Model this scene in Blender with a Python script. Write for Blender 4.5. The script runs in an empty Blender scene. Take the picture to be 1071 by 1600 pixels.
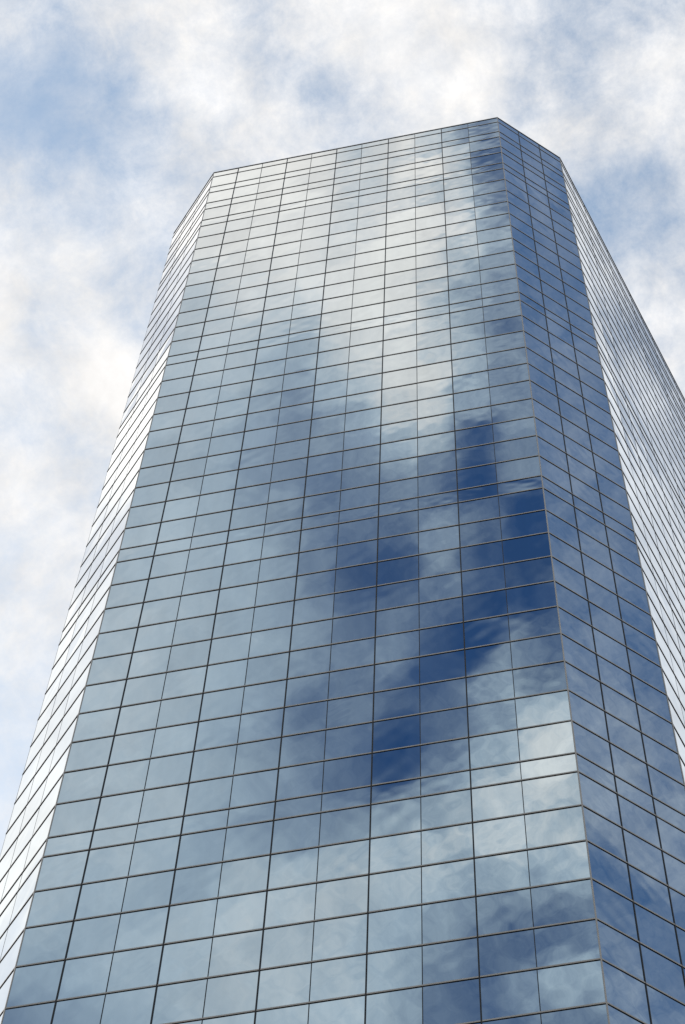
import bpy, math, random
import numpy as np
from mathutils import Vector, Matrix
random.seed(7)
sc = bpy.context.scene
C = sc.collection

# ------------------------------------------------------------------ measures
S = 1.55                              # metres per window module
CAM = (12.3956, -24.6338)             # camera place in modules, x along the main face
CAMH = 1.7
DROP = 82.3652                        # modules from the roof line down to the camera
TOPZ = DROP * S + CAMH
FPX = 3499.8563

# ------------------------------------------------------------------ camera
cam = bpy.data.cameras.new("camera")
cam_o = bpy.data.objects.new("camera", cam)
C.objects.link(cam_o)
R_ = Vector((0.9784462275, 0.2048325144, 0.0262034528))
U_ = Vector((0.1719155936, -0.8782843090, 0.4461633123))
F_ = Vector((-0.1144028345, 0.4320420276, 0.8945678721))
M = Matrix((R_, U_, -F_)).transposed().to_4x4()
M.translation = Vector((CAM[0] * S, CAM[1] * S, CAMH))
cam_o.matrix_world = M
cam.sensor_fit = 'VERTICAL'
cam.sensor_height = 36.0
cam.lens = FPX / 1600 * 36
cam.clip_start = 0.1
cam.clip_end = 5000
sc.camera = cam_o

# ------------------------------------------------------------------ colour management
sc.view_settings.view_transform = 'Standard'
sc.view_settings.look = 'None'
sc.view_settings.exposure = 0.0
sc.view_settings.gamma = 1.0
sc.cycles.max_bounces = 6
sc.cycles.glossy_bounces = 4
sc.cycles.use_denoising = False

# ------------------------------------------------------------------ sun
SUN_AZ = Vector((-0.80, 0.60, 0)).normalized()
SUN_EL = math.radians(44)
sun_dir = Vector((SUN_AZ.x * math.cos(SUN_EL), SUN_AZ.y * math.cos(SUN_EL), math.sin(SUN_EL)))
sun = bpy.data.lights.new("sun", 'SUN')
sun.energy = 3.0
sun.angle = math.radians(0.5)
sun.color = (1.0, 0.95, 0.88)
sun_o = bpy.data.objects.new("sun", sun)
C.objects.link(sun_o)
sun_o.rotation_euler = sun_dir.to_track_quat('Z', 'Y').to_euler()
sun_o.location = (0, 0, 300)

# ------------------------------------------------------------------ sky: cloud cover by direction
SKY_GRIDS = {
 'main': {"A":[0.0,0.4231,0.8462,1.2692,1.6923,2.1154,2.5385,2.9615,3.3846,3.8077,4.2308,4.6538,5.0769,5.5,5.9231,6.3462,6.7692,7.1923,7.6154,8.0385,8.4615,8.8846,9.3077,9.7308,10.1538,10.5769,11.0],"B":[-0.0,-1.0968,-2.1935,-3.2903,-4.3871,-5.4839,-6.5806,-7.6774,-8.7742,-9.871,-10.9677,-12.0645,-13.1613,-14.2581,-15.3548,-16.4516,-17.5484,-18.6452,-19.7419,-20.8387,-21.9355,-23.0323,-24.129,-25.2258,-26.3226,-27.4194,-28.5161,-29.6129,-30.7097,-31.8065,-32.9032,-34.0,-34.6,-35.1576,-35.7152,-36.2727,-36.8303,-37.3879,-37.9455,-38.503,-39.0606,-39.6182,-40.1758,-40.7333,-41.2909,-41.8485,-42.4061,-42.9636,-43.5212,-44.0788,-44.6364,-45.1939,-45.7515,-46.3091,-46.8667,-47.4242,-47.9818,-48.5394,-49.097,-49.6545,-50.2121,-50.7697,-51.3273,-51.8848,-52.4424,-53.0],"G":[[8.9,8.9,8.9,8.9,8.9,8.9,8.9,8.8,8.7,8.5,8.4,8.0,7.5,7.3,7.4,7.5,7.6,7.8,7.6,7.3,7.1,6.6,5.5,4.3,4.0,4.4,5.0],[9.0,9.0,9.0,9.0,9.0,9.0,9.0,8.9,8.8,8.7,8.5,8.1,7.2,7.1,7.4,7.5,7.7,8.0,7.9,7.5,7.2,6.7,5.8,4.1,3.6,3.7,4.5],[8.9,9.0,8.9,9.0,8.9,8.9,8.9,8.8,8.7,8.6,8.4,8.1,7.4,7.2,7.4,7.5,7.6,7.8,7.7,7.3,7.1,6.8,6.8,6.2,5.3,4.8,5.0],[8.6,8.7,8.7,8.7,8.7,8.7,8.7,8.6,8.5,8.4,8.2,8.0,7.7,7.6,7.6,7.6,7.6,7.6,7.5,7.4,7.3,7.4,7.2,6.3,4.8,3.6,3.5],[8.7,8.7,8.7,8.8,8.8,8.9,9.0,8.9,8.8,8.7,8.6,8.2,7.3,7.1,7.4,7.5,8.0,8.5,8.5,8.5,8.4,8.0,7.4,5.7,2.9,1.7,1.8],[8.7,8.7,8.7,8.8,8.8,8.9,9.0,8.9,8.8,8.7,8.6,8.2,7.3,7.1,7.4,7.5,8.0,8.5,8.5,8.5,8.4,8.0,7.8,7.0,4.9,2.9,2.2],[8.4,8.5,8.5,8.5,8.6,8.6,8.5,8.5,8.4,8.3,8.2,8.0,7.8,7.6,7.6,7.6,7.7,7.7,7.6,7.4,7.2,7.2,7.4,6.4,4.7,3.1,2.4],[8.2,8.3,8.4,8.4,8.5,8.5,8.5,8.5,8.4,8.3,8.2,8.1,7.9,7.8,7.8,7.8,7.9,7.9,7.9,7.7,7.5,7.4,7.7,7.1,5.7,4.0,3.1],[8.2,8.2,8.4,8.6,8.7,8.8,8.8,8.7,8.7,8.6,8.5,8.2,7.7,7.6,7.7,7.8,8.2,8.7,8.8,8.7,8.6,8.1,7.7,6.7,4.6,2.8,2.2],[8.2,8.2,8.3,8.6,8.7,8.7,8.7,8.7,8.7,8.6,8.5,8.2,7.7,7.6,7.7,7.9,8.2,8.7,8.7,8.6,8.5,8.1,7.9,7.6,6.3,4.6,3.4],[7.6,7.6,7.8,8.0,8.0,8.2,8.2,8.3,8.4,8.4,8.4,8.2,7.9,7.9,8.3,8.5,8.6,8.7,8.7,8.4,8.3,8.0,7.7,6.7,4.9,3.6,2.9],[7.6,7.6,7.7,7.9,8.0,8.1,8.2,8.3,8.4,8.4,8.4,8.2,7.9,7.9,8.3,8.5,8.6,8.8,8.7,8.5,8.3,8.0,7.7,6.8,4.6,4.0,4.0],[7.2,7.1,7.2,7.4,7.5,7.7,7.8,7.8,7.9,8.0,8.2,8.3,8.4,8.5,8.7,8.8,8.7,8.7,8.5,8.1,7.9,7.3,6.9,6.2,4.9,4.5,4.7],[7.0,7.0,7.1,7.4,7.5,7.7,7.8,7.8,7.8,8.0,8.2,8.3,8.5,8.6,8.8,8.9,8.8,8.8,8.6,8.1,7.9,7.3,6.8,6.2,4.6,4.2,4.3],[7.0,7.0,7.1,7.2,7.3,7.4,7.4,7.4,7.4,7.5,7.7,7.9,8.3,8.5,8.6,8.7,8.6,8.5,8.2,7.7,7.4,6.8,6.3,5.8,4.8,4.5,4.7],[6.8,6.8,6.9,7.2,7.2,7.3,7.3,7.1,7.0,7.2,7.5,7.8,8.4,8.6,8.9,9.0,8.8,8.6,8.3,7.5,7.1,6.5,6.0,5.5,4.3,4.0,4.1],[6.8,6.8,6.9,7.1,7.1,7.1,7.1,6.9,6.8,6.8,6.9,7.3,8.0,8.3,8.6,8.7,8.5,8.3,8.0,7.4,7.0,6.3,5.8,5.3,4.5,4.2,4.4],[6.8,6.8,6.9,7.0,7.0,7.0,6.9,6.6,6.4,6.2,6.1,6.5,7.7,8.1,8.5,8.8,8.5,8.2,8.0,7.2,6.9,6.0,5.3,4.9,4.2,4.0,4.1],[6.7,6.7,6.8,6.9,6.9,6.8,6.7,6.4,6.2,6.0,5.9,6.3,7.2,7.6,8.1,8.3,8.3,8.2,8.0,7.4,7.1,6.2,5.5,5.0,4.0,3.8,4.0],[6.6,6.6,6.7,6.8,6.8,6.6,6.5,6.1,5.8,5.6,5.3,5.7,6.9,7.3,7.9,8.2,8.3,8.6,8.4,7.8,7.5,6.4,5.6,4.9,3.2,2.8,2.9],[6.5,6.5,6.6,6.6,6.6,6.5,6.3,6.0,5.8,5.5,5.3,5.7,6.5,6.9,7.4,7.7,8.0,8.2,8.1,7.7,7.4,6.5,5.8,5.1,3.8,3.5,3.8],[6.4,6.4,6.4,6.4,6.3,6.1,5.9,5.6,5.3,4.9,4.3,4.7,5.7,6.1,6.7,7.0,7.7,8.5,8.5,8.5,8.3,7.1,6.1,5.4,3.9,3.5,3.6],[6.3,6.4,6.4,6.4,6.3,6.1,5.9,5.6,5.3,4.9,4.5,4.8,5.6,6.0,6.6,6.9,7.5,8.2,8.3,8.3,8.1,7.0,6.0,5.4,4.1,3.7,3.9],[6.2,6.2,6.2,6.2,6.1,5.9,5.7,5.3,5.0,4.6,4.1,4.1,4.3,4.5,5.2,5.6,6.5,7.6,7.8,7.9,7.7,6.2,5.0,4.6,4.0,3.8,3.9],[6.2,6.2,6.2,6.2,6.1,5.9,5.7,5.3,5.0,4.6,4.1,4.1,4.3,4.5,5.1,5.6,6.4,7.6,7.7,7.8,7.7,6.2,4.9,4.6,4.0,3.8,3.9],[6.2,6.3,6.2,6.2,6.1,5.8,5.6,4.9,4.4,4.3,4.1,3.9,3.7,3.7,4.1,4.4,5.1,5.8,6.1,6.3,6.0,4.0,2.2,2.5,3.7,4.0,4.0],[6.3,6.3,6.3,6.2,6.1,5.9,5.7,4.9,4.4,4.2,4.0,3.9,3.5,3.5,4.0,4.3,5.0,5.9,6.1,6.3,6.1,3.7,1.8,2.1,3.6,4.0,4.0],[6.3,6.4,6.3,6.3,6.2,6.0,5.8,5.4,5.1,4.8,4.4,4.1,3.5,3.4,3.5,3.6,3.9,4.3,4.3,4.0,3.7,2.6,1.7,2.1,3.2,3.5,3.5],[6.5,6.5,6.5,6.4,6.3,6.1,5.9,5.6,5.3,4.9,4.4,4.1,3.2,3.0,3.2,3.2,3.5,3.9,3.8,3.3,3.0,1.9,1.0,1.5,3.1,3.5,3.5],[6.6,6.6,6.6,6.5,6.4,6.2,6.1,5.9,5.8,5.5,5.1,4.7,3.7,3.4,3.1,3.0,3.1,3.1,3.3,3.9,4.0,3.1,2.3,2.1,1.7,1.6,1.7],[6.7,6.7,6.6,6.5,6.4,6.3,6.2,6.1,6.0,5.7,5.4,4.9,3.8,3.4,3.0,2.8,2.8,2.8,3.1,4.2,4.4,3.5,2.7,2.2,1.1,0.8,0.9],[6.6,6.7,6.6,6.6,6.5,6.3,6.2,6.0,5.9,5.7,5.4,4.9,3.9,3.4,2.8,2.3,2.3,2.2,2.5,3.6,3.8,2.9,2.1,1.8,1.3,1.2,1.5],[6.8,6.8,6.8,6.7,6.6,6.5,6.4,6.1,6.0,5.8,5.6,5.0,3.8,3.3,2.4,1.9,1.8,1.6,2.1,3.7,4.0,2.7,1.6,1.4,0.9,0.8,1.0],[6.8,6.8,6.8,6.7,6.6,6.5,6.4,6.1,6.0,5.8,5.6,5.0,3.7,3.2,2.3,1.8,1.7,1.6,2.0,3.7,4.1,2.7,1.6,1.4,0.9,0.8,0.9],[6.7,6.8,6.7,6.7,6.6,6.4,6.3,6.1,6.0,5.8,5.5,5.0,3.8,3.3,2.5,2.0,1.8,1.7,2.2,3.6,3.9,2.7,1.7,1.4,1.0,0.9,1.2],[6.6,6.7,6.6,6.6,6.5,6.4,6.3,6.1,5.9,5.7,5.5,5.0,4.3,3.8,3.0,2.6,2.5,2.5,2.6,3.1,3.1,2.4,1.7,1.6,1.4,1.4,1.7],[6.7,6.8,6.8,6.8,6.7,6.5,6.4,6.3,6.1,6.0,5.7,5.4,4.6,4.2,3.2,2.6,2.7,2.8,2.8,2.8,2.6,1.9,1.2,1.2,1.1,1.1,1.4],[6.8,6.8,6.8,6.8,6.7,6.6,6.5,6.3,6.2,6.0,5.8,5.4,4.6,4.2,3.1,2.6,2.7,2.9,2.8,2.6,2.5,1.7,1.1,1.0,1.1,1.1,1.2],[6.8,6.8,6.8,6.8,6.7,6.6,6.5,6.3,6.1,5.9,5.7,5.3,4.5,4.1,3.3,2.9,3.1,3.2,2.9,2.2,1.9,1.4,1.0,1.3,1.7,1.6,1.6],[6.8,6.8,6.8,6.8,6.7,6.6,6.5,6.2,6.0,5.8,5.5,5.1,4.3,4.0,3.6,3.4,3.6,3.7,3.0,2.1,1.4,0.9,1.0,2.2,2.8,2.3,2.0],[6.8,6.8,6.8,6.8,6.7,6.6,6.5,6.2,5.9,5.7,5.3,4.9,4.1,3.8,3.5,3.4,3.5,3.6,2.9,1.9,1.2,0.8,1.5,3.2,3.4,2.7,2.4],[6.8,6.8,6.8,6.8,6.7,6.6,6.5,6.1,5.8,5.5,5.0,4.5,3.6,3.4,3.2,3.1,3.1,2.8,2.3,1.5,1.0,1.0,2.1,3.8,3.5,2.7,2.8],[6.8,6.8,6.8,6.8,6.7,6.6,6.5,6.1,5.7,5.4,4.9,4.3,3.4,3.2,3.1,3.1,2.9,2.5,2.0,1.5,1.2,1.7,2.8,4.0,3.7,2.8,2.9],[6.7,6.7,6.7,6.7,6.7,6.6,6.4,5.9,5.6,5.2,4.8,4.1,3.2,3.1,3.3,3.3,3.0,2.5,2.0,1.8,2.0,2.6,3.4,4.2,4.0,3.1,2.8],[6.7,6.7,6.7,6.7,6.7,6.5,6.4,5.9,5.5,5.1,4.8,4.2,3.2,3.1,3.3,3.3,2.9,2.3,2.0,1.9,2.5,3.4,4.2,4.7,4.5,3.8,3.5],[6.7,6.7,6.7,6.7,6.7,6.5,6.4,6.0,5.6,5.3,5.0,4.5,3.5,3.3,3.0,2.8,2.4,1.7,1.6,1.7,2.5,3.5,4.4,5.1,5.3,5.3,5.3],[6.7,6.7,6.7,6.7,6.7,6.5,6.5,6.1,5.7,5.4,5.1,4.6,3.7,3.4,2.8,2.5,2.1,1.3,1.2,1.6,2.6,3.5,4.5,5.6,6.1,6.1,6.1],[6.7,6.7,6.7,6.7,6.7,6.6,6.5,6.2,5.9,5.6,5.3,4.7,3.9,3.4,2.8,2.5,2.0,1.1,1.1,1.9,3.0,4.0,5.1,6.2,6.7,6.7,6.7],[6.8,6.8,6.8,6.8,6.8,6.6,6.5,6.2,5.9,5.7,5.3,4.5,4.1,3.5,2.8,2.5,1.9,1.1,1.5,2.5,3.6,4.6,5.8,6.7,7.2,7.5,7.6],[6.8,6.8,6.8,6.8,6.7,6.6,6.5,6.1,5.9,5.5,4.9,4.5,4.1,3.6,3.0,2.8,2.2,1.7,2.4,3.5,4.2,5.2,6.2,6.9,7.6,7.9,7.9],[6.7,6.8,6.7,6.7,6.7,6.6,6.5,6.0,5.7,5.4,4.7,4.5,4.3,3.9,3.5,3.4,3.0,2.7,3.5,4.5,4.9,5.8,6.8,7.1,7.7,7.9,7.9],[6.6,6.7,6.6,6.6,6.5,6.4,6.3,5.8,5.5,5.4,4.9,4.7,4.5,4.2,4.1,4.4,4.2,3.9,4.6,5.3,5.6,6.4,7.1,7.2,7.6,7.7,7.6],[6.5,6.5,6.5,6.4,6.4,6.2,6.1,5.7,5.5,5.7,5.6,5.3,5.2,4.8,5.0,5.5,5.3,5.1,5.4,5.9,6.2,6.8,7.1,7.2,7.4,7.5,7.4],[6.3,6.4,6.3,6.1,6.1,6.0,5.9,5.6,5.6,5.9,6.3,6.4,6.4,6.1,6.2,6.4,6.3,6.4,6.5,6.6,6.7,6.9,7.0,7.1,7.2,7.3,7.2],[6.2,6.2,6.2,6.1,6.0,5.9,5.9,5.7,5.6,6.0,6.6,6.8,6.9,6.8,6.8,6.8,6.7,6.8,6.7,6.7,6.7,6.8,7.0,7.0,7.1,7.2,7.0],[5.9,5.9,6.0,6.1,6.1,6.1,6.1,6.2,6.3,6.6,7.0,7.0,7.0,7.0,6.9,6.9,6.8,6.8,6.7,6.5,6.4,6.4,6.4,6.4,6.4,6.5,6.3],[5.8,5.8,5.9,6.1,6.2,6.2,6.2,6.5,6.7,6.9,7.1,7.1,7.0,7.0,7.0,7.0,6.9,6.8,6.5,6.2,6.1,5.9,5.7,5.7,5.6,5.6,5.8],[5.5,5.5,5.7,6.0,6.1,6.2,6.2,6.4,6.6,6.8,7.1,7.1,7.0,7.0,7.0,7.0,6.8,6.4,5.8,5.4,5.4,5.2,4.9,4.9,4.8,5.0,5.4],[5.2,5.2,5.4,5.8,6.0,6.1,6.2,6.4,6.5,6.8,7.1,7.1,7.0,7.0,7.0,7.0,6.8,5.9,5.3,4.9,4.6,4.2,3.8,3.6,3.7,3.9,4.4],[4.6,4.6,4.9,5.4,5.7,6.0,6.1,6.4,6.6,6.8,7.0,7.0,7.0,7.0,6.9,6.8,6.6,5.9,5.2,4.4,3.9,3.3,2.9,2.8,2.8,3.0,3.4],[4.0,4.0,4.4,5.1,5.3,5.8,6.0,6.3,6.6,6.8,7.0,7.0,7.0,6.9,6.8,6.8,6.4,6.0,5.3,4.0,3.4,2.6,2.4,2.8,2.9,3.2,3.8],[3.5,3.5,3.9,4.6,5.0,5.5,5.8,6.2,6.5,6.7,6.9,6.9,6.8,6.8,6.7,6.6,6.3,5.9,5.3,3.6,2.9,2.4,2.9,3.8,4.1,4.3,5.0],[2.9,2.9,3.3,4.2,4.5,5.2,5.6,6.1,6.5,6.6,6.8,6.7,6.6,6.6,6.5,6.5,6.2,5.8,5.2,3.2,2.5,2.4,3.2,4.4,5.0,5.3,5.8],[2.6,2.6,2.9,3.7,4.1,4.8,5.2,5.8,6.3,6.4,6.6,6.6,6.5,6.5,6.3,6.3,5.9,5.5,4.8,2.9,2.2,2.3,3.1,4.3,5.0,5.2,5.6],[2.2,2.1,2.5,3.1,3.4,4.3,4.7,5.5,6.0,6.2,6.3,6.4,6.3,6.3,6.1,6.0,5.6,5.1,4.5,2.3,1.7,1.9,2.3,3.0,3.6,3.6,3.9],[2.1,2.1,2.4,2.9,3.3,4.2,4.6,5.4,6.0,6.1,6.3,6.3,6.3,6.3,6.1,6.0,5.6,5.0,4.3,2.3,1.7,1.9,2.1,2.4,3.0,3.1,3.3]]},
 'corner': {"A":[0.5,1.44,2.4],"B":[-0.2722,-7.9932,-17.7134,-27.0148,-32.5924,-37.4795,-41.1186,-43.5544,-45.4375,-47.8148,-49.0293,-50.2176,-52.5863],"G":[[1.5,1.7,1.8],[1.6,2.2,1.8],[1.7,2.1,2],[2.2,2.6,2.3],[2,3.2,2.4],[2.6,2.8,2],[3.6,3.8,3.2],[3.6,4,4],[4,3.7,3.9],[1.9,2.8,3.2],[2.2,1.8,1.6],[3.3,2.4,1.4],[4.2,4.4,3.2]]},
 'right': {"A":[0.0,1.5,3.0,4.5,6.0,7.5,9.0,10.5,12.0],"B":[0.0,-3.0,-6.0,-9.0,-12.0,-15.0,-18.0,-21.0,-24.0,-27.0,-30.0,-33.0,-36.0,-39.0,-42.0],"G":[[8.34,8.12,7.48,6.83,6.7,5.85,5.99,6.24,6.3],[8.5,8.36,7.86,7.36,6.02,5.12,6.28,6.41,6.34],[8.41,8.06,7.81,6.45,5.75,5.98,6.23,6.42,6.37],[8.44,7.02,5.56,5.54,7.24,6.42,6.42,6.37,6.41],[8.42,6.68,6.39,7.25,7.23,6.51,6.5,6.47,6.5],[8.1,5.54,7.29,7.66,6.53,6.69,6.62,6.6,6.62],[7.37,7.56,7.48,6.51,7.42,6.91,6.81,6.75,6.74],[8.19,6.26,5.87,7.5,7.35,7.12,6.97,6.89,6.85],[8.37,7.87,7.95,8.21,7.43,7.22,7.09,7.01,6.96],[8.47,7.87,7.78,7.7,7.54,7.33,7.2,7.11,7.05],[8.14,7.95,7.86,7.64,7.57,7.41,7.29,7.19,7.12],[7.87,7.66,7.95,7.75,7.61,7.48,7.36,7.26,7.19],[8.39,8.34,7.96,7.81,7.66,7.52,7.41,7.32,7.24],[8.47,8.47,8.12,7.86,7.69,7.56,7.45,7.36,7.29],[8.38,8.37,8.12,7.88,7.71,7.58,7.48,7.39,7.32]]},
 'left': {"A":[0.3,1.1,1.9,2.7],"B":[0.0,-2.9412,-5.8824,-8.8235,-11.7647,-14.7059,-17.6471,-20.5882,-23.5294,-26.4706,-29.4118,-32.3529,-35.2941,-38.2353,-41.1765,-44.1176,-47.0588,-50.0],"G":[[9.18,9.22,9.15,9.03],[9.22,9.28,9.0,8.94],[9.45,9.37,8.52,8.43],[8.64,8.38,8.34,8.13],[8.54,8.5,8.3,8.32],[8.42,8.02,8.49,8.52],[9.22,9.3,8.87,8.83],[9.49,9.51,9.7,9.59],[9.45,9.66,9.58,9.3],[9.38,9.46,8.84,8.8],[8.59,8.39,8.29,8.96],[8.77,9.17,9.47,9.43],[9.01,8.93,8.99,9.22],[9.04,9.21,9.24,9.16],[9.24,9.29,9.33,9.33],[9.4,9.79,9.58,9.34],[8.27,8.22,8.63,8.82],[8.48,8.4,8.48,8.61]]},
 'direct': {"A":[-0.1644,-0.1501,-0.1359,-0.1216,-0.1073,-0.093,-0.0787,-0.0644,-0.0501,-0.0359,-0.0216,-0.0073,0.007,0.0213,0.0356,0.0499,0.0641,0.0784,0.0927,0.107,0.1213,0.1356,0.1499,0.1641],"B":[0.24,0.2262,0.2124,0.1986,0.1848,0.171,0.1572,0.1435,0.1297,0.1159,0.1021,0.0883,0.0745,0.0607,0.0469,0.0331,0.0193,0.0055,-0.0083,-0.0221,-0.0359,-0.0497,-0.0635,-0.0772,-0.091,-0.1048,-0.1186,-0.1324,-0.1462,-0.16],"G":[[5.45,5.79,5.13,5.7,6.68,6.45,7.95,8.52,6.9,6.32,7.53,7.57,7.52,7.74,7.86,7.82,7.1,6.39,5.58,5.01,4.44,4.55,5.93,6.23],[5.78,5.92,5.23,5.73,6.99,7.44,8.49,8.52,6.53,6.03,7.65,8.03,8.35,8.77,8.55,8.47,7.55,6.86,5.04,4.7,4.36,4.74,6.71,6.71],[5.14,4.69,3.95,4.19,5.58,7.1,7.13,7.67,6.59,6.2,7.07,8.19,8.54,8.96,8.74,8.51,7.69,6.9,4.66,3.88,5.72,6.94,7.86,7.49],[3.19,2.39,2.0,2.1,2.98,6.03,7.38,7.92,7.54,5.69,5.59,6.14,7.5,8.57,8.71,8.69,8.53,6.55,5.65,4.88,7.18,7.93,8.12,7.57],[2.23,1.58,1.43,1.83,2.55,3.66,6.51,7.69,7.86,7.58,5.59,4.92,6.3,7.07,8.78,8.77,8.53,6.34,6.19,6.01,6.36,7.83,7.84,7.33],[2.83,1.9,1.65,1.86,2.4,2.92,4.42,6.17,6.84,7.55,7.64,5.89,6.38,7.0,8.65,8.57,7.28,6.63,7.23,6.91,6.49,6.65,7.35,7.08],[4.68,3.69,2.99,2.89,2.97,4.09,5.69,5.33,6.18,6.97,7.86,7.19,6.52,6.83,7.38,7.18,6.36,6.06,6.72,5.57,4.02,3.73,5.85,6.16],[5.84,5.68,4.9,4.03,3.95,5.55,5.93,5.15,5.63,6.6,7.06,6.66,6.48,6.55,6.6,6.35,5.81,5.23,3.9,3.13,3.08,3.23,5.36,5.74],[6.19,6.2,5.93,5.4,4.41,6.26,6.18,5.41,5.74,6.14,6.35,6.37,6.33,6.31,6.21,5.92,5.45,4.86,3.83,3.06,3.08,3.3,4.18,4.82],[7.81,8.3,7.34,7.95,6.94,6.27,5.94,5.67,5.8,6.0,6.14,6.19,6.18,6.12,5.97,5.69,5.28,4.78,4.2,3.38,3.86,4.47,5.04,5.31],[7.76,8.63,7.46,7.25,6.38,5.44,5.19,5.76,5.9,5.99,6.07,6.1,6.08,6.0,5.84,5.59,5.25,4.88,4.56,4.39,5.4,6.22,6.58,6.57],[8.24,8.79,7.18,7.17,7.09,4.98,4.9,5.98,6.07,6.08,6.08,6.07,6.03,5.94,5.78,5.56,5.3,5.06,4.92,5.06,6.15,6.68,7.18,7.23],[8.54,8.62,6.95,8.07,9.26,7.54,6.44,6.41,6.29,6.21,6.15,6.09,6.02,5.92,5.77,5.59,5.39,5.25,5.24,5.48,6.22,7.1,7.41,7.54],[7.97,8.24,7.45,8.54,9.72,9.53,7.64,6.82,6.52,6.35,6.23,6.13,6.04,5.92,5.79,5.64,5.5,5.42,5.48,5.76,6.41,7.43,7.6,7.62],[6.44,7.0,7.3,7.99,9.32,9.45,8.12,7.07,6.7,6.47,6.31,6.19,6.07,5.95,5.82,5.7,5.6,5.56,5.65,5.92,6.44,7.31,7.51,7.39],[5.94,6.51,7.07,7.0,7.4,8.59,7.79,7.12,6.79,6.56,6.38,6.24,6.11,5.99,5.87,5.76,5.68,5.67,5.75,5.97,6.35,6.81,7.09,6.92],[7.21,8.1,7.56,6.36,5.99,6.77,7.26,7.05,6.81,6.6,6.43,6.28,6.15,6.03,5.91,5.82,5.75,5.74,5.81,5.97,6.22,6.48,6.63,6.59],[7.79,8.08,8.1,7.33,6.55,6.72,7.07,6.97,6.79,6.62,6.46,6.31,6.18,6.07,5.96,5.87,5.81,5.79,5.84,5.94,6.1,6.26,6.35,6.34],[7.54,7.32,7.29,7.7,7.88,7.16,7.01,6.9,6.76,6.61,6.47,6.34,6.21,6.1,6.0,5.91,5.86,5.83,5.85,5.92,6.01,6.11,6.16,6.16],[6.24,6.22,7.03,7.59,7.51,7.14,6.97,6.85,6.72,6.59,6.47,6.34,6.23,6.12,6.03,5.95,5.89,5.86,5.87,5.9,5.95,6.01,6.04,6.05],[6.14,6.61,7.79,7.95,7.59,7.05,6.89,6.78,6.67,6.56,6.45,6.34,6.24,6.14,6.05,5.98,5.92,5.89,5.88,5.89,5.92,5.95,5.97,5.97],[6.4,6.94,7.29,6.95,6.96,6.87,6.77,6.68,6.6,6.51,6.42,6.33,6.24,6.15,6.07,6.0,5.95,5.91,5.89,5.89,5.9,5.91,5.92,5.92],[6.65,7.27,7.06,6.88,6.64,6.62,6.6,6.56,6.51,6.45,6.38,6.31,6.23,6.15,6.08,6.02,5.97,5.93,5.9,5.89,5.89,5.89,5.89,5.88],[5.12,5.09,5.35,5.72,6.2,6.34,6.4,6.42,6.41,6.38,6.33,6.28,6.21,6.15,6.09,6.03,5.98,5.94,5.91,5.9,5.89,5.88,5.87,5.87],[5.07,4.82,4.6,5.17,5.83,6.07,6.21,6.29,6.31,6.31,6.28,6.24,6.19,6.14,6.09,6.04,5.99,5.95,5.92,5.9,5.89,5.88,5.87,5.86],[4.39,4.39,4.5,4.95,5.55,5.86,6.05,6.16,6.22,6.24,6.23,6.21,6.17,6.13,6.08,6.04,6.0,5.96,5.93,5.91,5.89,5.88,5.86,5.85],[4.06,3.9,4.05,4.79,5.41,5.71,5.92,6.05,6.13,6.17,6.18,6.17,6.14,6.11,6.08,6.04,6.0,5.97,5.94,5.92,5.9,5.88,5.87,5.85],[6.26,6.56,6.07,5.19,5.38,5.63,5.83,5.97,6.06,6.11,6.13,6.13,6.12,6.1,6.07,6.03,6.0,5.97,5.95,5.92,5.9,5.88,5.87,5.85],[4.84,4.92,5.22,5.27,5.41,5.6,5.78,5.92,6.01,6.06,6.09,6.1,6.09,6.08,6.05,6.03,6.0,5.97,5.95,5.93,5.91,5.89,5.87,5.86],[4.36,4.14,4.59,5.24,5.43,5.6,5.76,5.88,5.97,6.02,6.06,6.07,6.07,6.06,6.04,6.02,6.0,5.97,5.95,5.93,5.91,5.89,5.88,5.86]]},
}


world = bpy.data.worlds.new("World")
sc.world = world
world.use_nodes = True
NT = world.node_tree
NT.nodes.clear()
ND, LK = NT.nodes, NT.links

def put(sock, v):
    if v is None: return
    if isinstance(v, bpy.types.NodeSocket): LK.new(v, sock)
    else: sock.default_value = v
def mth(op, a, b=None, c=None, clamp=False):
    n = ND.new('ShaderNodeMath'); n.operation = op; n.use_clamp = clamp
    put(n.inputs[0], a); put(n.inputs[1], b); put(n.inputs[2], c)
    return n.outputs[0]
def vm(op, a, b=None, c=None):
    n = ND.new('ShaderNodeVectorMath'); n.operation = op
    put(n.inputs[0], a); put(n.inputs[1], b)
    if c is not None: put(n.inputs[2], c)
    return n.outputs['Value'] if op in ('DOT_PRODUCT', 'LENGTH') else n.outputs['Vector']
def comb(x, y, z):
    n = ND.new('ShaderNodeCombineXYZ')
    put(n.inputs[0], x); put(n.inputs[1], y); put(n.inputs[2], z)
    return n.outputs[0]
def smooth(v, a, b, lo=0.0, hi=1.0):
    n = ND.new('ShaderNodeMapRange'); n.interpolation_type = 'SMOOTHSTEP'
    put(n.inputs['Value'], v)
    for k, q in (('From Min', a), ('From Max', b), ('To Min', lo), ('To Max', hi)): n.inputs[k].default_value = q
    return n.outputs[0]
def noise(vec, scale, detail=6, rough=0.6, dist=0.0, colour=False):
    n = ND.new('ShaderNodeTexNoise')
    put(n.inputs['Vector'], vec)
    n.inputs['Scale'].default_value = scale; n.inputs['Detail'].default_value = detail
    n.inputs['Roughness'].default_value = rough; n.inputs['Distortion'].default_value = dist
    return n.outputs['Color'] if colour else n.outputs['Fac']
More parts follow.
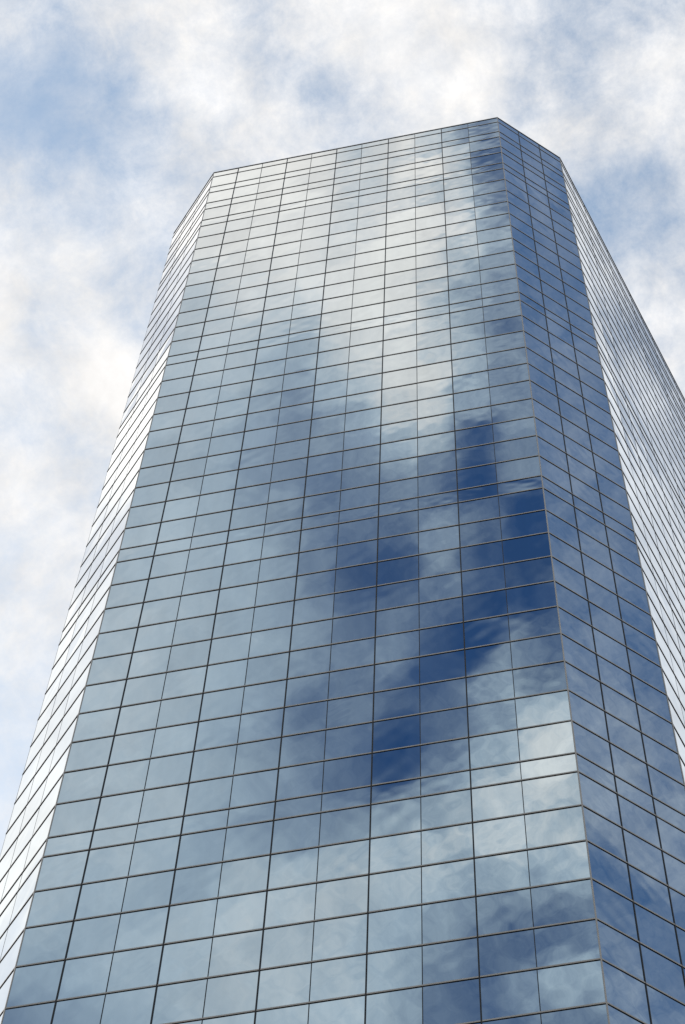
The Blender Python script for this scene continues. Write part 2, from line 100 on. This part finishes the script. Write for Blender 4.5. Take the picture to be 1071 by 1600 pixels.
def curves3(t, pos, funcs):
    """three functions of t (0..1), values 0..1, in one curve node"""
    n = ND.new('ShaderNodeRGBCurve')
    put(n.inputs['Color'], comb(t, t, t))
    for ch in range(3):
        c = n.mapping.curves[ch]
        while len(c.points) > 2: c.points.remove(c.points[1])
        c.points[0].location = (pos[0], float(funcs[ch][0]))
        c.points[1].location = (pos[-1], float(funcs[ch][-1]))
        for p, v in zip(pos[1:-1], funcs[ch][1:-1]): c.points.new(float(p), float(v))
        for p in c.points: p.handle_type = 'AUTO_CLAMPED'
    n.mapping.update()
    return n.outputs['Color']
def field(t, s, A, B, G, rank):
    """smooth cover G[len(B)][len(A)] as a sum of products of curves; A, B already in 0..1"""
    G = np.array(G, float); mean = float(G.mean())
    Uu, sv, Vt = np.linalg.svd(G - mean, full_matrices=False)
    rank = min(rank, len(sv)); tot = None
    for k0 in range(0, rank, 3):
        fa, fb, wt = [], [], []
        for k in range(k0, k0 + 3):
            if k < rank:
                va, vb = Vt[k], Uu[:, k]; ma, mb = abs(va).max(), abs(vb).max()
                fa.append(va / ma * .5 + .5); fb.append(vb / mb * .5 + .5); wt.append(float(sv[k] * ma * mb * 4))
            else:
                fa.append(np.full(len(A), .5)); fb.append(np.full(len(B), .5)); wt.append(0.0)
        ca, cb = curves3(t, A, fa), curves3(s, B, fb)
        ca = vm('SUBTRACT', ca, (.5, .5, .5)); cb = vm('SUBTRACT', cb, (.5, .5, .5))
        d = vm('DOT_PRODUCT', vm('MULTIPLY', ca, cb), tuple(wt))
        tot = d if tot is None else mth('ADD', tot, d)
    return mth('ADD', tot, mean)

tc = ND.new('ShaderNodeTexCoord')
D0 = tc.outputs['Generated']
# clouds lie on a plane far overhead: direction / height gives where on it we look
sepd = ND.new('ShaderNodeSeparateXYZ'); LK.new(D0, sepd.inputs[0])
zsafe = mth('MAXIMUM', sepd.outputs[2], 0.06)
P0 = comb(mth('DIVIDE', sepd.outputs[0], zsafe), mth('DIVIDE', sepd.outputs[1], zsafe), 0.0)
warp = vm('SUBTRACT', noise(D0, 30.0, 2.5, 0.5, 0.0, True), (.5, .5, .5))
D1 = vm('MULTIPLY_ADD', warp, (0.012, 0.012, 0.012), D0)     # ragged cloud edges
sp = ND.new('ShaderNodeSeparateXYZ'); LK.new(D1, sp.inputs[0])
DX, DY, DZ = sp.outputs

def region(axis_r, axis_u, axis_f, ca, cb, name, to_lin, K, rank, pad=(0.12, 0.12)):
    """cover table seen round the direction axis_f; ca, cb turn table numbers into tangents"""
    g = SKY_GRIDS[name]
    A = [ca(a) for a in g['A']]; B = [cb(b) for b in g['B']]
    G = np.array(g['G'], float)
    ia, ib = np.argsort(A), np.argsort(B)
    A = np.array(A)[ia]; B = np.array(B)[ib]; G = G[np.ix_(ib, ia)]
    G = to_lin(G)
    a0, a1, b0, b1 = A[0], A[-1], B[0], B[-1]
    den = vm('DOT_PRODUCT', D1, tuple(axis_f)); dpos = mth('MAXIMUM', den, 0.01)
    a = mth('DIVIDE', vm('DOT_PRODUCT', D1, tuple(axis_r)), dpos)
    b = mth('DIVIDE', vm('DOT_PRODUCT', D1, tuple(axis_u)), dpos)
    t = mth('DIVIDE', mth('SUBTRACT', a, float(a0)), float(a1 - a0))
    s = mth('DIVIDE', mth('SUBTRACT', b, float(b0)), float(b1 - b0))
    tcl = mth('MINIMUM', mth('MAXIMUM', t, 0.0), 1.0); scl = mth('MINIMUM', mth('MAXIMUM', s, 0.0), 1.0)
    val = field(tcl, scl, (A - a0) / (a1 - a0), (B - b0) / (b1 - b0), G, rank)
    m = smooth(den, 0.02, 0.10)
    for v, pd in ((t, pad[0]), (s, pad[1])):
        m = mth('MULTIPLY', m, smooth(v, -2 * pd, -pd * .6)); m = mth('MULTIPLY', m, smooth(v, 1 + pd * .6, 1 + 2 * pd, 1.0, 0.0))
    return m, val, K

def face_axes(deg_dir, outward):
    d = Vector((math.cos(deg_dir), math.sin(deg_dir), 0)); n = Vector(outward)
    return d, Vector((0, 0, 1)), n
def s2l(v):
    v = np.clip(np.asarray(v, float) / 255, 0, 1)
    return np.where(v < .04045, v / 12.92, ((v + .055) / 1.055) ** 2.4)
def tone(lo, hi, gain=1.0):
    L0, L1 = float(s2l(lo)), float(s2l(hi))
    return lambda G: np.clip((s2l(lo + (hi - lo) * np.clip(G, 0, 10) / 9) - L0) / (L1 - L0) * gain, 0, 1.3)

TH, TL, T3 = 0.7769, 0.7820, 1.2798
E2 = (11 + 2.8793 * math.cos(TH), 2.8793 * math.sin(TH))
EL = (-2.9285 * math.cos(TL), 2.9285 * math.sin(TL))
def facemap(origin, ang, outward):
    """facade place -> tangents of the direction mirrored in that face"""
    d = Vector((math.cos(ang), math.sin(ang), 0)); n = Vector(outward)
    q = Vector((origin[0] - CAM[0], origin[1] - CAM[1], 0))
    dist = -q.dot(n); off = q.dot(d)
    return (lambda a: (off + a) / dist), (lambda b: (DROP + b) / dist)
regs = []
for name, org, ang, outw, tn, K, rank in [
        ('main', (0, 0), 0.0, (0, -1, 0), (lambda G: (tone(82, 222)(G) - 0.05) * 1.10), 1.0, 12),
        ('corner', (11, 0), TH, (math.sin(TH), -math.cos(TH), 0), tone(85, 222, 1.15), 1.0, 3),
        ('right', E2, T3, (math.sin(T3), -math.cos(T3), 0), (lambda G: (G / 9) ** 2.4), 1.0, 6),
        ('left', (0, 0), math.pi - TL, (-math.sin(TL), -math.cos(TL), 0), (lambda G: np.clip((G / 9.6) ** 4, 0, 1.1)), 1.0, 3)]:
    ca, cb = facemap(org, ang, outw)
    ax, up, fw = face_axes(ang, outw)
    regs.append((name,) + region(ax, up, fw, ca, cb, name, tn, K, rank, (0.6 if name in ('corner', 'left') else 0.12, 0.12)))
regs.append(('direct',) + region(R_, U_, F_, lambda a: a, lambda b: b, 'direct', tone(172, 238, 1.05), 1.0, 9, (0.10, 0.10)))

# cloud brightness by part of the sky (sunlit banks opposite the sun, thinner veil elsewhere)
VEIL = (0.845, 0.985, 1.06)      # thin cloud is cooler than a sunlit bank
CLOUD = dict(main=(1.66, 1.40, 1.20), corner=(1.15, 1.07, 1.0), right=(1.20, 1.18, 1.17), left=(1.62, 1.50, 1.38), direct=(0.90, 0.905, 0.915))
BLUE = dict(main=(0.68, 0.94, 1.16), corner=(1.0, 1.48, 1.68), right=(1.05, 1.35, 1.35), left=(1.6, 1.6, 1.5), direct=(2.15, 2.18, 1.88))
WISP = dict(main=0.55, corner=0.8, right=0.4, left=0.4, direct=1.0)
BLUE0, CLOUD0 = (1.1, 1.1, 1.1), (1.0, 1.0, 1.0)
fb = noise(P0, 3.0, 7, 0.6, 0.3)
rest = mth('SUBTRACT', 1.0, 0.0)
n_ = ND.new('ShaderNodeMapRange'); LK.new(mth('DIVIDE', DX, mth('MAXIMUM', mth('MULTIPLY', DY, -1.0), 0.02)), n_.inputs['Value'])
for k_, q_ in (('From Min', -0.36), ('From Max', -0.12), ('To Min', 0.35), ('To Max', 1.25)): n_.inputs[k_].default_value = q_
wmod = n_.outputs[0]
cov = None; kc = None; kb = None; kn = None; msum = None
for name, m, val, K in regs:
    cov = mth('MULTIPLY', m, val) if cov is None else mth('MULTIPLY_ADD', m, val, cov)
    mv = comb(m, m, m)
    kc = vm('MULTIPLY', mv, CLOUD[name]) if kc is None else vm('MULTIPLY_ADD', mv, CLOUD[name], kc)
    kb = vm('MULTIPLY', mv, BLUE[name]) if kb is None else vm('MULTIPLY_ADD', mv, BLUE[name], kb)
    kw = mth('MULTIPLY', WISP[name], wmod) if name == 'main' else WISP[name]
    kn = mth('MULTIPLY', m, kw) if kn is None else mth('MULTIPLY_ADD', m, kw, kn)
    msum = m if msum is None else mth('ADD', msum, m)
rest = mth('SUBTRACT', 1.0, msum, clamp=True)
cov = mth('MULTIPLY_ADD', rest, smooth(fb, .40, .62), cov)
rv = comb(rest, rest, rest)
kc = vm('MULTIPLY_ADD', rv, CLOUD0, kc); kb = vm('MULTIPLY_ADD', rv, BLUE0, kb)
nrm = mth('MAXIMUM', mth('ADD', msum, rest), 1.0)
cov = mth('DIVIDE', cov, nrm)
inv = mth('DIVIDE', 1.0, nrm); iv = comb(inv, inv, inv)
kc = vm('MULTIPLY', kc, iv); kb = vm('MULTIPLY', kb, iv)
# wisps: fine fractal structure, strongest in half-covered sky
curl = vm('MULTIPLY_ADD', vm('SUBTRACT', noise(D0, 16.0, 3, 0.5, 0.0, True), (.5, .5, .5)), (.018, .018, .018), D0)
w1 = mth('SUBTRACT', noise(curl, 56.0, 9, 0.70, 0.0), 0.5)
w2 = mth('SUBTRACT', noise(curl, 17.0, 4, 0.5, 0.0), 0.5)
wsp = mth('MULTIPLY_ADD', w2, 0.25, w1)
half = mth('MULTIPLY', mth('MAXIMUM', cov, 0.02), mth('MAXIMUM', mth('SUBTRACT', 1.25, cov), 0.05))
amp = mth('MULTIPLY', mth('MULTIPLY', mth('POWER', half, 0.8), 3.1), mth('ADD', kn, rest))
alpha = mth('MULTIPLY_ADD', wsp, amp, cov)
alpha = mth('MINIMUM', mth('MAXIMUM', alpha, 0.0), 1.15)

sky = ND.new('ShaderNodeTexSky')
sky.sky_type = 'NISHITA'; sky.sun_disc = False
sky.sun_elevation = SUN_EL
sky.sun_rotation = math.atan2(SUN_AZ.x, SUN_AZ.y)
sky.altitude = 50; sky.air_density = 1.0; sky.dust_density = 0.6; sky.ozone_density = 1.5
SKYK = 0.10
blue = vm('MULTIPLY', vm('MULTIPLY', sky.outputs[0], kb), (1.0, 1.0, 1.0))
shade = mth('MULTIPLY_ADD', mth('SUBTRACT', noise(curl, 27.0, 7, 0.62, 0.0), 0.5), 0.55, 1.0)   # thick and thin parts of the cloud
kc = vm('MULTIPLY', kc, comb(shade, shade, shade))
bank = smooth(alpha, 0.45, 0.95)
bv = comb(bank, bank, bank)
tint = vm('ADD', bv, vm('MULTIPLY', VEIL, vm('SUBTRACT', (1, 1, 1), bv)))
kt = smooth(DY, -0.02, -0.15)                        # only away from the sun
ktv = comb(kt, kt, kt)
tint = vm('ADD', vm('MULTIPLY', tint, ktv), vm('SUBTRACT', (1, 1, 1), ktv))
cl = vm('MULTIPLY', vm('MULTIPLY', kc, tint), tuple([1 / SKYK] * 3))
av = comb(alpha, alpha, alpha)
col = vm('ADD', vm('MULTIPLY', cl, av), vm('MULTIPLY', blue, vm('SUBTRACT', (1, 1, 1), av)))
col = vm('MAXIMUM', col, (0, 0, 0))
bg = ND.new('ShaderNodeBackground'); bg.inputs['Strength'].default_value = SKYK
LK.new(col, bg.inputs['Color'])
wo = ND.new('ShaderNodeOutputWorld'); LK.new(bg.outputs[0], wo.inputs['Surface'])
world.cycles.sampling_method = 'MANUAL'; world.cycles.sample_map_resolution = 256

# ------------------------------------------------------------------ materials
def new_mat(name):
    m = bpy.data.materials.new(name); m.use_nodes = True
    nt = m.node_tree; b = nt.nodes['Principled BSDF']
    return m, nt, b
def glass_mat():
    m, nt, b = new_mat("mirror_glass")
    b.inputs['Metallic'].default_value = 1.0
    b.inputs['Roughness'].default_value = 0.0
    b.inputs['Base Color'].default_value = (0.34, 0.455, 0.55, 1)
    # faint dust and coating variation from pane to pane
    g = nt.nodes.new('ShaderNodeNewGeometry')
    n = nt.nodes.new('ShaderNodeTexNoise'); n.inputs['Scale'].default_value = 0.9; n.inputs['Detail'].default_value = 3
    tcn = nt.nodes.new('ShaderNodeTexCoord'); mp = nt.nodes.new('ShaderNodeMapping'); mp.inputs['Scale'].default_value = (4, 4, 0.4)
    nt.links.new(tcn.outputs['Object'], mp.inputs['Vector']); nt.links.new(mp.outputs[0], n.inputs['Vector'])
    mr = nt.nodes.new('ShaderNodeMapRange'); mr.inputs['To Min'].default_value = 0.94; mr.inputs['To Max'].default_value = 1.06
    nt.links.new(n.outputs['Fac'], mr.inputs['Value'])
    at = nt.nodes.new('ShaderNodeAttribute'); at.attribute_name = 'coat'
    mu = nt.nodes.new('ShaderNodeMath'); mu.operation = 'MULTIPLY'
    nt.links.new(mr.outputs[0], mu.inputs[0]); nt.links.new(at.outputs['Fac'], mu.inputs[1])
    mix = nt.nodes.new('ShaderNodeVectorMath'); mix.operation = 'SCALE'
    mix.inputs[0].default_value = (0.34, 0.455, 0.55)
    nt.links.new(mu.outputs[0], mix.inputs['Scale'])
    nt.links.new(mix.outputs[0], b.inputs['Base Color'])
    return m
def metal_mat(name, col, rough, metallic=0.0, spec=0.5, nscale=3.0, var=0.12):
    m, nt, b = new_mat(name)
    b.inputs['Metallic'].default_value = metallic
    b.inputs['Roughness'].default_value = rough
    b.inputs['Specular IOR Level'].default_value = spec
    tcn = nt.nodes.new('ShaderNodeTexCoord')
    n = nt.nodes.new('ShaderNodeTexNoise'); n.inputs['Scale'].default_value = nscale; n.inputs['Detail'].default_value = 5
    nt.links.new(tcn.outputs['Object'], n.inputs['Vector'])
    mr = nt.nodes.new('ShaderNodeMapRange'); mr.inputs['To Min'].default_value = 1 - var; mr.inputs['To Max'].default_value = 1 + var
    nt.links.new(n.outputs['Fac'], mr.inputs['Value'])
    mix = nt.nodes.new('ShaderNodeVectorMath'); mix.operation = 'SCALE'; mix.inputs[0].default_value = col
    nt.links.new(mr.outputs[0], mix.inputs['Scale']); nt.links.new(mix.outputs[0], b.inputs['Base Color'])
    return m
GLASS = glass_mat()
ALU = metal_mat("anodised_aluminium", (0.36, 0.335, 0.30), 0.40, 0.4)
GASKET_SHADE = metal_mat("gasket_soffit_shade", (0.012, 0.011, 0.010), 0.7, 0.0, 0.2)  # gasket black that also paints the shade under bars and coping
DARK = metal_mat("dark_mullion", (0.016, 0.015, 0.014), 0.5, 0.0, 0.25)
CORE = metal_mat("concrete_core", (0.05, 0.05, 0.05), 0.9)
ROOFM = metal_mat("roof_gravel", (0.25, 0.24, 0.22), 0.95)
GRANITE = metal_mat("granite", (0.22, 0.20, 0.19), 0.5, 0, .5, 12, .25)

# ------------------------------------------------------------------ building plan (modules)
XS = [0, 0.979, 1.923, 2.892, 3.847, 4.821, 5.791, 6.814, 7.831, 8.849, 9.868, 11]
ZR = [0] + [-0.544, -1.753, -2.41, -3.612, -4.304, -5.524, -6.187, -7.396, -8.591, -9.782, -11.008, -12.214, -13.46, -14.658, -15.881, -17.104, -18.323, -19.018, -20.258, -21.489, -22.727, -23.929, -25.143, -26.404, -27.626, -28.833, -30.075, -31.27, -31.978, -33.207, -34.429, -35.655, -36.874, -38.085, -39.311, -40.516, -41.721, -42.941, -44.168, -44.846, -46.029, -47.211, -48.419, -49.64, -50.795, -51.986]
NVIS = len(ZR) - 1
z = ZR[-1]
k = 0
while z - 1.22 > -DROP - 1.0:
    k += 1
    z -= 0.70 if k % 11 == 5 else 1.222
    ZR.append(z)
Z = [TOPZ + q * S for q in ZR]
RN = 24; RW = 1.03
LDIR = (-math.cos(T3), math.sin(T3))
P = [(0, 0), (11, 0), E2,
     (E2[0] + RN * RW * math.cos(T3), E2[1] + RN * RW * math.sin(T3)),
     (EL[0] + RN * RW * LDIR[0], EL[1] + RN * RW * LDIR[1]), EL]
splits = [XS,
          [0, 0.95, 1.90, 2.8793],
          [RW * i for i in range(RN + 1)],
          None,
          None,
          [0, 0.93, 1.89, 2.9285]]
# back face and left face
def dist(a, b): return math.hypot(b[0] - a[0], b[1] - a[1])
bl = dist(P[3], P[4]); nb = round(bl)
splits[3] = [bl * i / nb for i in range(nb + 1)]
splits[4] = [RW * i for i in range(RN + 1)]
NP = len(P)
def pt(i, d):
    a, b = P[i], P[(i + 1) % NP]; L = dist(a, b)
    return Vector(((a[0] + (b[0] - a[0]) * d / L) * S, (a[1] + (b[1] - a[1]) * d / L) * S))
def normal(i):
    a, b = P[i % NP], P[(i + 1) % NP]; L = dist(a, b)
    return Vector(((b[1] - a[1]) / L, -(b[0] - a[0]) / L))
def offset_poly(o):
    out = []
    for i in range(NP):
        n0, n1 = normal(i - 1), normal(i)
        bis = (n0 + n1) / (1 + n0.dot(n1))
        out.append(Vector((P[i][0] * S, P[i][1] * S)) + bis * o)
    return out

def link(name, me, mats, parent=None):
    for m in mats: me.materials.append(m)
    o = bpy.data.objects.new(name, me); C.objects.link(o)
    if parent is not None: o.parent = parent
    return o
tower = bpy.data.objects.new("glass_office_tower", None)
C.objects.link(tower)
tower["label"] = "tall office tower of blue mirrored glass reflecting clouds, with cut-off corners"
tower["category"] = "skyscraper"

# rings: transom profile (outward offset, height) -> mesh following the plan
def ring(name, z0, prof, mats, faces_mat):
    vs, fs, mi = [], [], []
    polys = [offset_poly(o) for o, h in prof]; n = len(prof)
    for j, (o, h) in enumerate(prof):
        for v in polys[j]: vs.append((v.x, v.y, z0 + h))
    for j in range(n):
        j2 = (j + 1) % n
        for i in range(NP):
            i2 = (i + 1) % NP
            fs.append((j * NP + i, j2 * NP + i, j2 * NP + i2, j * NP + i2)); mi.append(faces_mat[j])
    me = bpy.data.meshes.new(name); me.from_pydata(vs, [], fs)
    for p, m in zip(me.polygons, mi): p.material_index = m
    me.update()
    return link(name, me, mats, tower)
HB = 0.032; DB = 0.022
for i, zz in enumerate(Z):
    if i == 0: continue
    # bar with a black strip under it: gasket, plus the soffit's shade as colour
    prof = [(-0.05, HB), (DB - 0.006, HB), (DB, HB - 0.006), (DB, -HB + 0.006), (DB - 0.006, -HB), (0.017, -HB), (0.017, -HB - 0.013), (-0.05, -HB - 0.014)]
    ring("transom", zz, prof, [ALU, GASKET_SHADE], [0, 0, 0, 0, 1, 1, 1, 1])
ring("coping", Z[0], [(-0.6, 0.06), (0.026, 0.06), (0.026, -0.03), (0.017, -0.03), (0.017, -0.045), (-0.05, -0.045), (-0.05, 0.0), (-0.6, 0.0)], [ALU, GASKET_SHADE], [0, 0, 1, 1, 1, 1, 0, 0])  # underside coloured black to stand for its shade

def prism(name, pts2, z0, z1, mats):
    n = len(pts2)
    vs = [(p.x, p.y, z0) for p in pts2] + [(p.x, p.y, z1) for p in pts2]
    fs = [tuple(range(n - 1, -1, -1)), tuple(range(n, 2 * n))] + [(i, (i + 1) % n, n + (i + 1) % n, n + i) for i in range(n)]
    me = bpy.data.meshes.new(name); me.from_pydata(vs, [], fs); me.update()
    return link(name, me, mats, tower)
zb, zt = Z[-1], Z[0] - 0.07
for f in range(NP):
    n = normal(f); sp_ = splits[f]
    d = (Vector(pt(f, sp_[-1])) - Vector(pt(f, 0))).normalized()
    for j in range(1, len(sp_) - 1):
        c = pt(f, sp_[j])
        thick = (j % 2 == 1 and f == 0) or (f == 2 and j % 2 == 0) or f in (3, 4) and j % 2 == 0
        if f == 0:   w, dep = (0.020, 0.030) if thick else (0.012, 0.014)
        elif f == 5: w, dep = (0.008, 0.004)
        elif f == 1: w, dep = (0.017, 0.022)
        else:        w, dep = (0.014, 0.006) if thick else (0.008, 0.004)
        prism("mullion", [c - d * w - n * .04, c + d * w - n * .04, c + d * w + n * dep, c - d * w + n * dep][::1], zb, zt, [DARK])
# corner posts
oP, iP, slim = offset_poly(0.020), offset_poly(-0.05), offset_poly(0.005)
for i in range(NP):
    n0, n1 = normal(i - 1), normal(i)
    d0 = Vector((-n0.y, n0.x)); d1 = Vector((-n1.y, n1.x))
    w = 0.012 if i == 5 else 0.026
    out_p = slim[i] if i == 5 else oP[i]
    a = out_p - d0 * w; b = out_p; c2 = out_p + d1 * w
    ia = iP[i] - d0 * w; ic = iP[i] + d1 * w
    prism("corner_post", [a, b, c2, ic, iP[i], ia], zb, zt, [ALU])

# ------------------------------------------------------------------ glass panes
def pane_geo(f, j, r, nx, ny, rs, out):
    a, b = pt(f, splits[f][j]), pt(f, splits[f][j + 1])
    z1, z0 = Z[r], Z[r + 1]; n = normal(f)
    w, h = (b - a).length, z1 - z0
    A = rs.choice([-1, -1, -1, 1]) * rs.uniform(.0004, .0016) * min(1, h / 1.5)
    tx, tz = rs.gauss(0, .0006), rs.gauss(0, .0006)
    wob = [(rs.uniform(.00006, .00020), rs.uniform(2.5, 6.5) , rs.uniform(2.5, 8.0), rs.uniform(0, 6.3)) for _ in range(4)]
    tw = rs.gauss(0, .0006); coat = rs.gauss(1, .025)
    vs, fs, cf, m0 = out; base = len(vs)
    for q in range(ny + 1):
        for p in range(nx + 1):
            u, v = p / nx * 2 - 1, q / ny * 2 - 1
            dd = A * (1 - u * u) * (1 - v * v) * (1 + .3 * (u * u + v * v)) + tx * u * w / 2 + tz * v * h / 2 + tw * u * v
            for am, k1, k2, ph in wob: dd += am * math.sin(k1 * u + ph) * math.cos(k2 * v + ph * 1.7)
            c = a.lerp(b, p / nx)
            vs.append((c.x + n.x * dd, c.y + n.y * dd, z0 + h * q / ny)); cf.append(coat)
    for q in range(ny):
        for p in range(nx):
            i0 = base + q * (nx + 1) + p
            fs.append((i0, i0 + 1, i0 + nx + 2, i0 + nx + 1))
def make_panes(name, out):
    vs, fs, cf, _ = out
    me = bpy.data.meshes.new(name); me.from_pydata(vs, [], fs)
    at = me.attributes.new('coat', 'FLOAT', 'POINT'); at.data.foreach_set('value', cf)
    me.polygons.foreach_set('use_smooth', [True] * len(fs)); me.update()
    return link(name, me, [GLASS], tower)
cp = Vector((CAM[0] * S, CAM[1] * S, CAMH))
def project(v):
    d = Vector(v) - cp; zf = d.dot(F_)
    return (535.5 + FPX * d.dot(R_) / zf, 800 - FPX * d.dot(U_) / zf)
cells = []
for f in range(NP):
    toward = Vector((cp.x, cp.y)) - pt(f, 0)
    vis_f = toward.dot(normal(f)) > 0
    for j in range(len(splits[f]) - 1):
        for r in range(len(Z) - 1):
            a, b = pt(f, splits[f][j]), pt(f, splits[f][j + 1])
            q = [project((*a, Z[r])), project((*b, Z[r])), project((*b, Z[r + 1])), project((*a, Z[r + 1]))]
            cl_ = [(min(max(x, 0), 1071), min(max(y, 0), 1600)) for x, y in q]
            ar = abs(sum(cl_[k][0] * cl_[(k + 1) % 4][1] - cl_[(k + 1) % 4][0] * cl_[k][1] for k in range(4))) / 2 if vis_f else 0
            cells.append((ar, f, j, r))
cells.sort(key=lambda c: -c[0])
rs = random.Random(31)
for ar, f, j, r in cells[:100]:
    out = ([], [], [], None); pane_geo(f, j, r, 16, 14, rs, out); make_panes("window_pane", out)
out = ([], [], [], None)
for ar, f, j, r in cells[100:]:
    nx, ny = (12, 10) if ar > 300 else (8, 6) if ar > 0 else (1, 1)
    pane_geo(f, j, r, nx, ny, rs, out)
rest_p = make_panes("window_pane", out); rest_p["kind"] = "stuff"

# ------------------------------------------------------------------ core, roof, plinth, ground
prism("core", offset_poly(-0.12), 0.0, Z[0] - 0.6, [CORE])
prism("roof", offset_poly(-0.125), Z[0] - 0.6, Z[0] - 0.45, [ROOFM])
prism("plinth", offset_poly(0.12), 0.0, Z[-1] - 0.06, [GRANITE])
def ground():
    m, nt, b = new_mat("paving")
    tcn = nt.nodes.new('ShaderNodeTexCoord')
    br = nt.nodes.new('ShaderNodeTexBrick'); br.inputs['Scale'].default_value = 1.0
    br.inputs['Color1'].default_value = (.20, .19, .18, 1); br.inputs['Color2'].default_value = (.25, .24, .225, 1); br.inputs['Mortar'].default_value = (.09, .085, .08, 1)
    br.inputs['Mortar Size'].default_value = .008; br.offset = .5
    br.inputs['Brick Width'].default_value = 1.2; br.inputs['Row Height'].default_value = .6
    nt.links.new(tcn.outputs['Object'], br.inputs['Vector']); nt.links.new(br.outputs['Color'], b.inputs['Base Color'])
    b.inputs['Roughness'].default_value = .8
    me = bpy.data.meshes.new("ground"); R = 1500
    me.from_pydata([(-R, -R, 0), (R, -R, 0), (R, R, 0), (-R, R, 0)], [], [(0, 1, 2, 3)]); me.update()
    o = link("ground", me, [m]); o["kind"] = "structure"
ground()
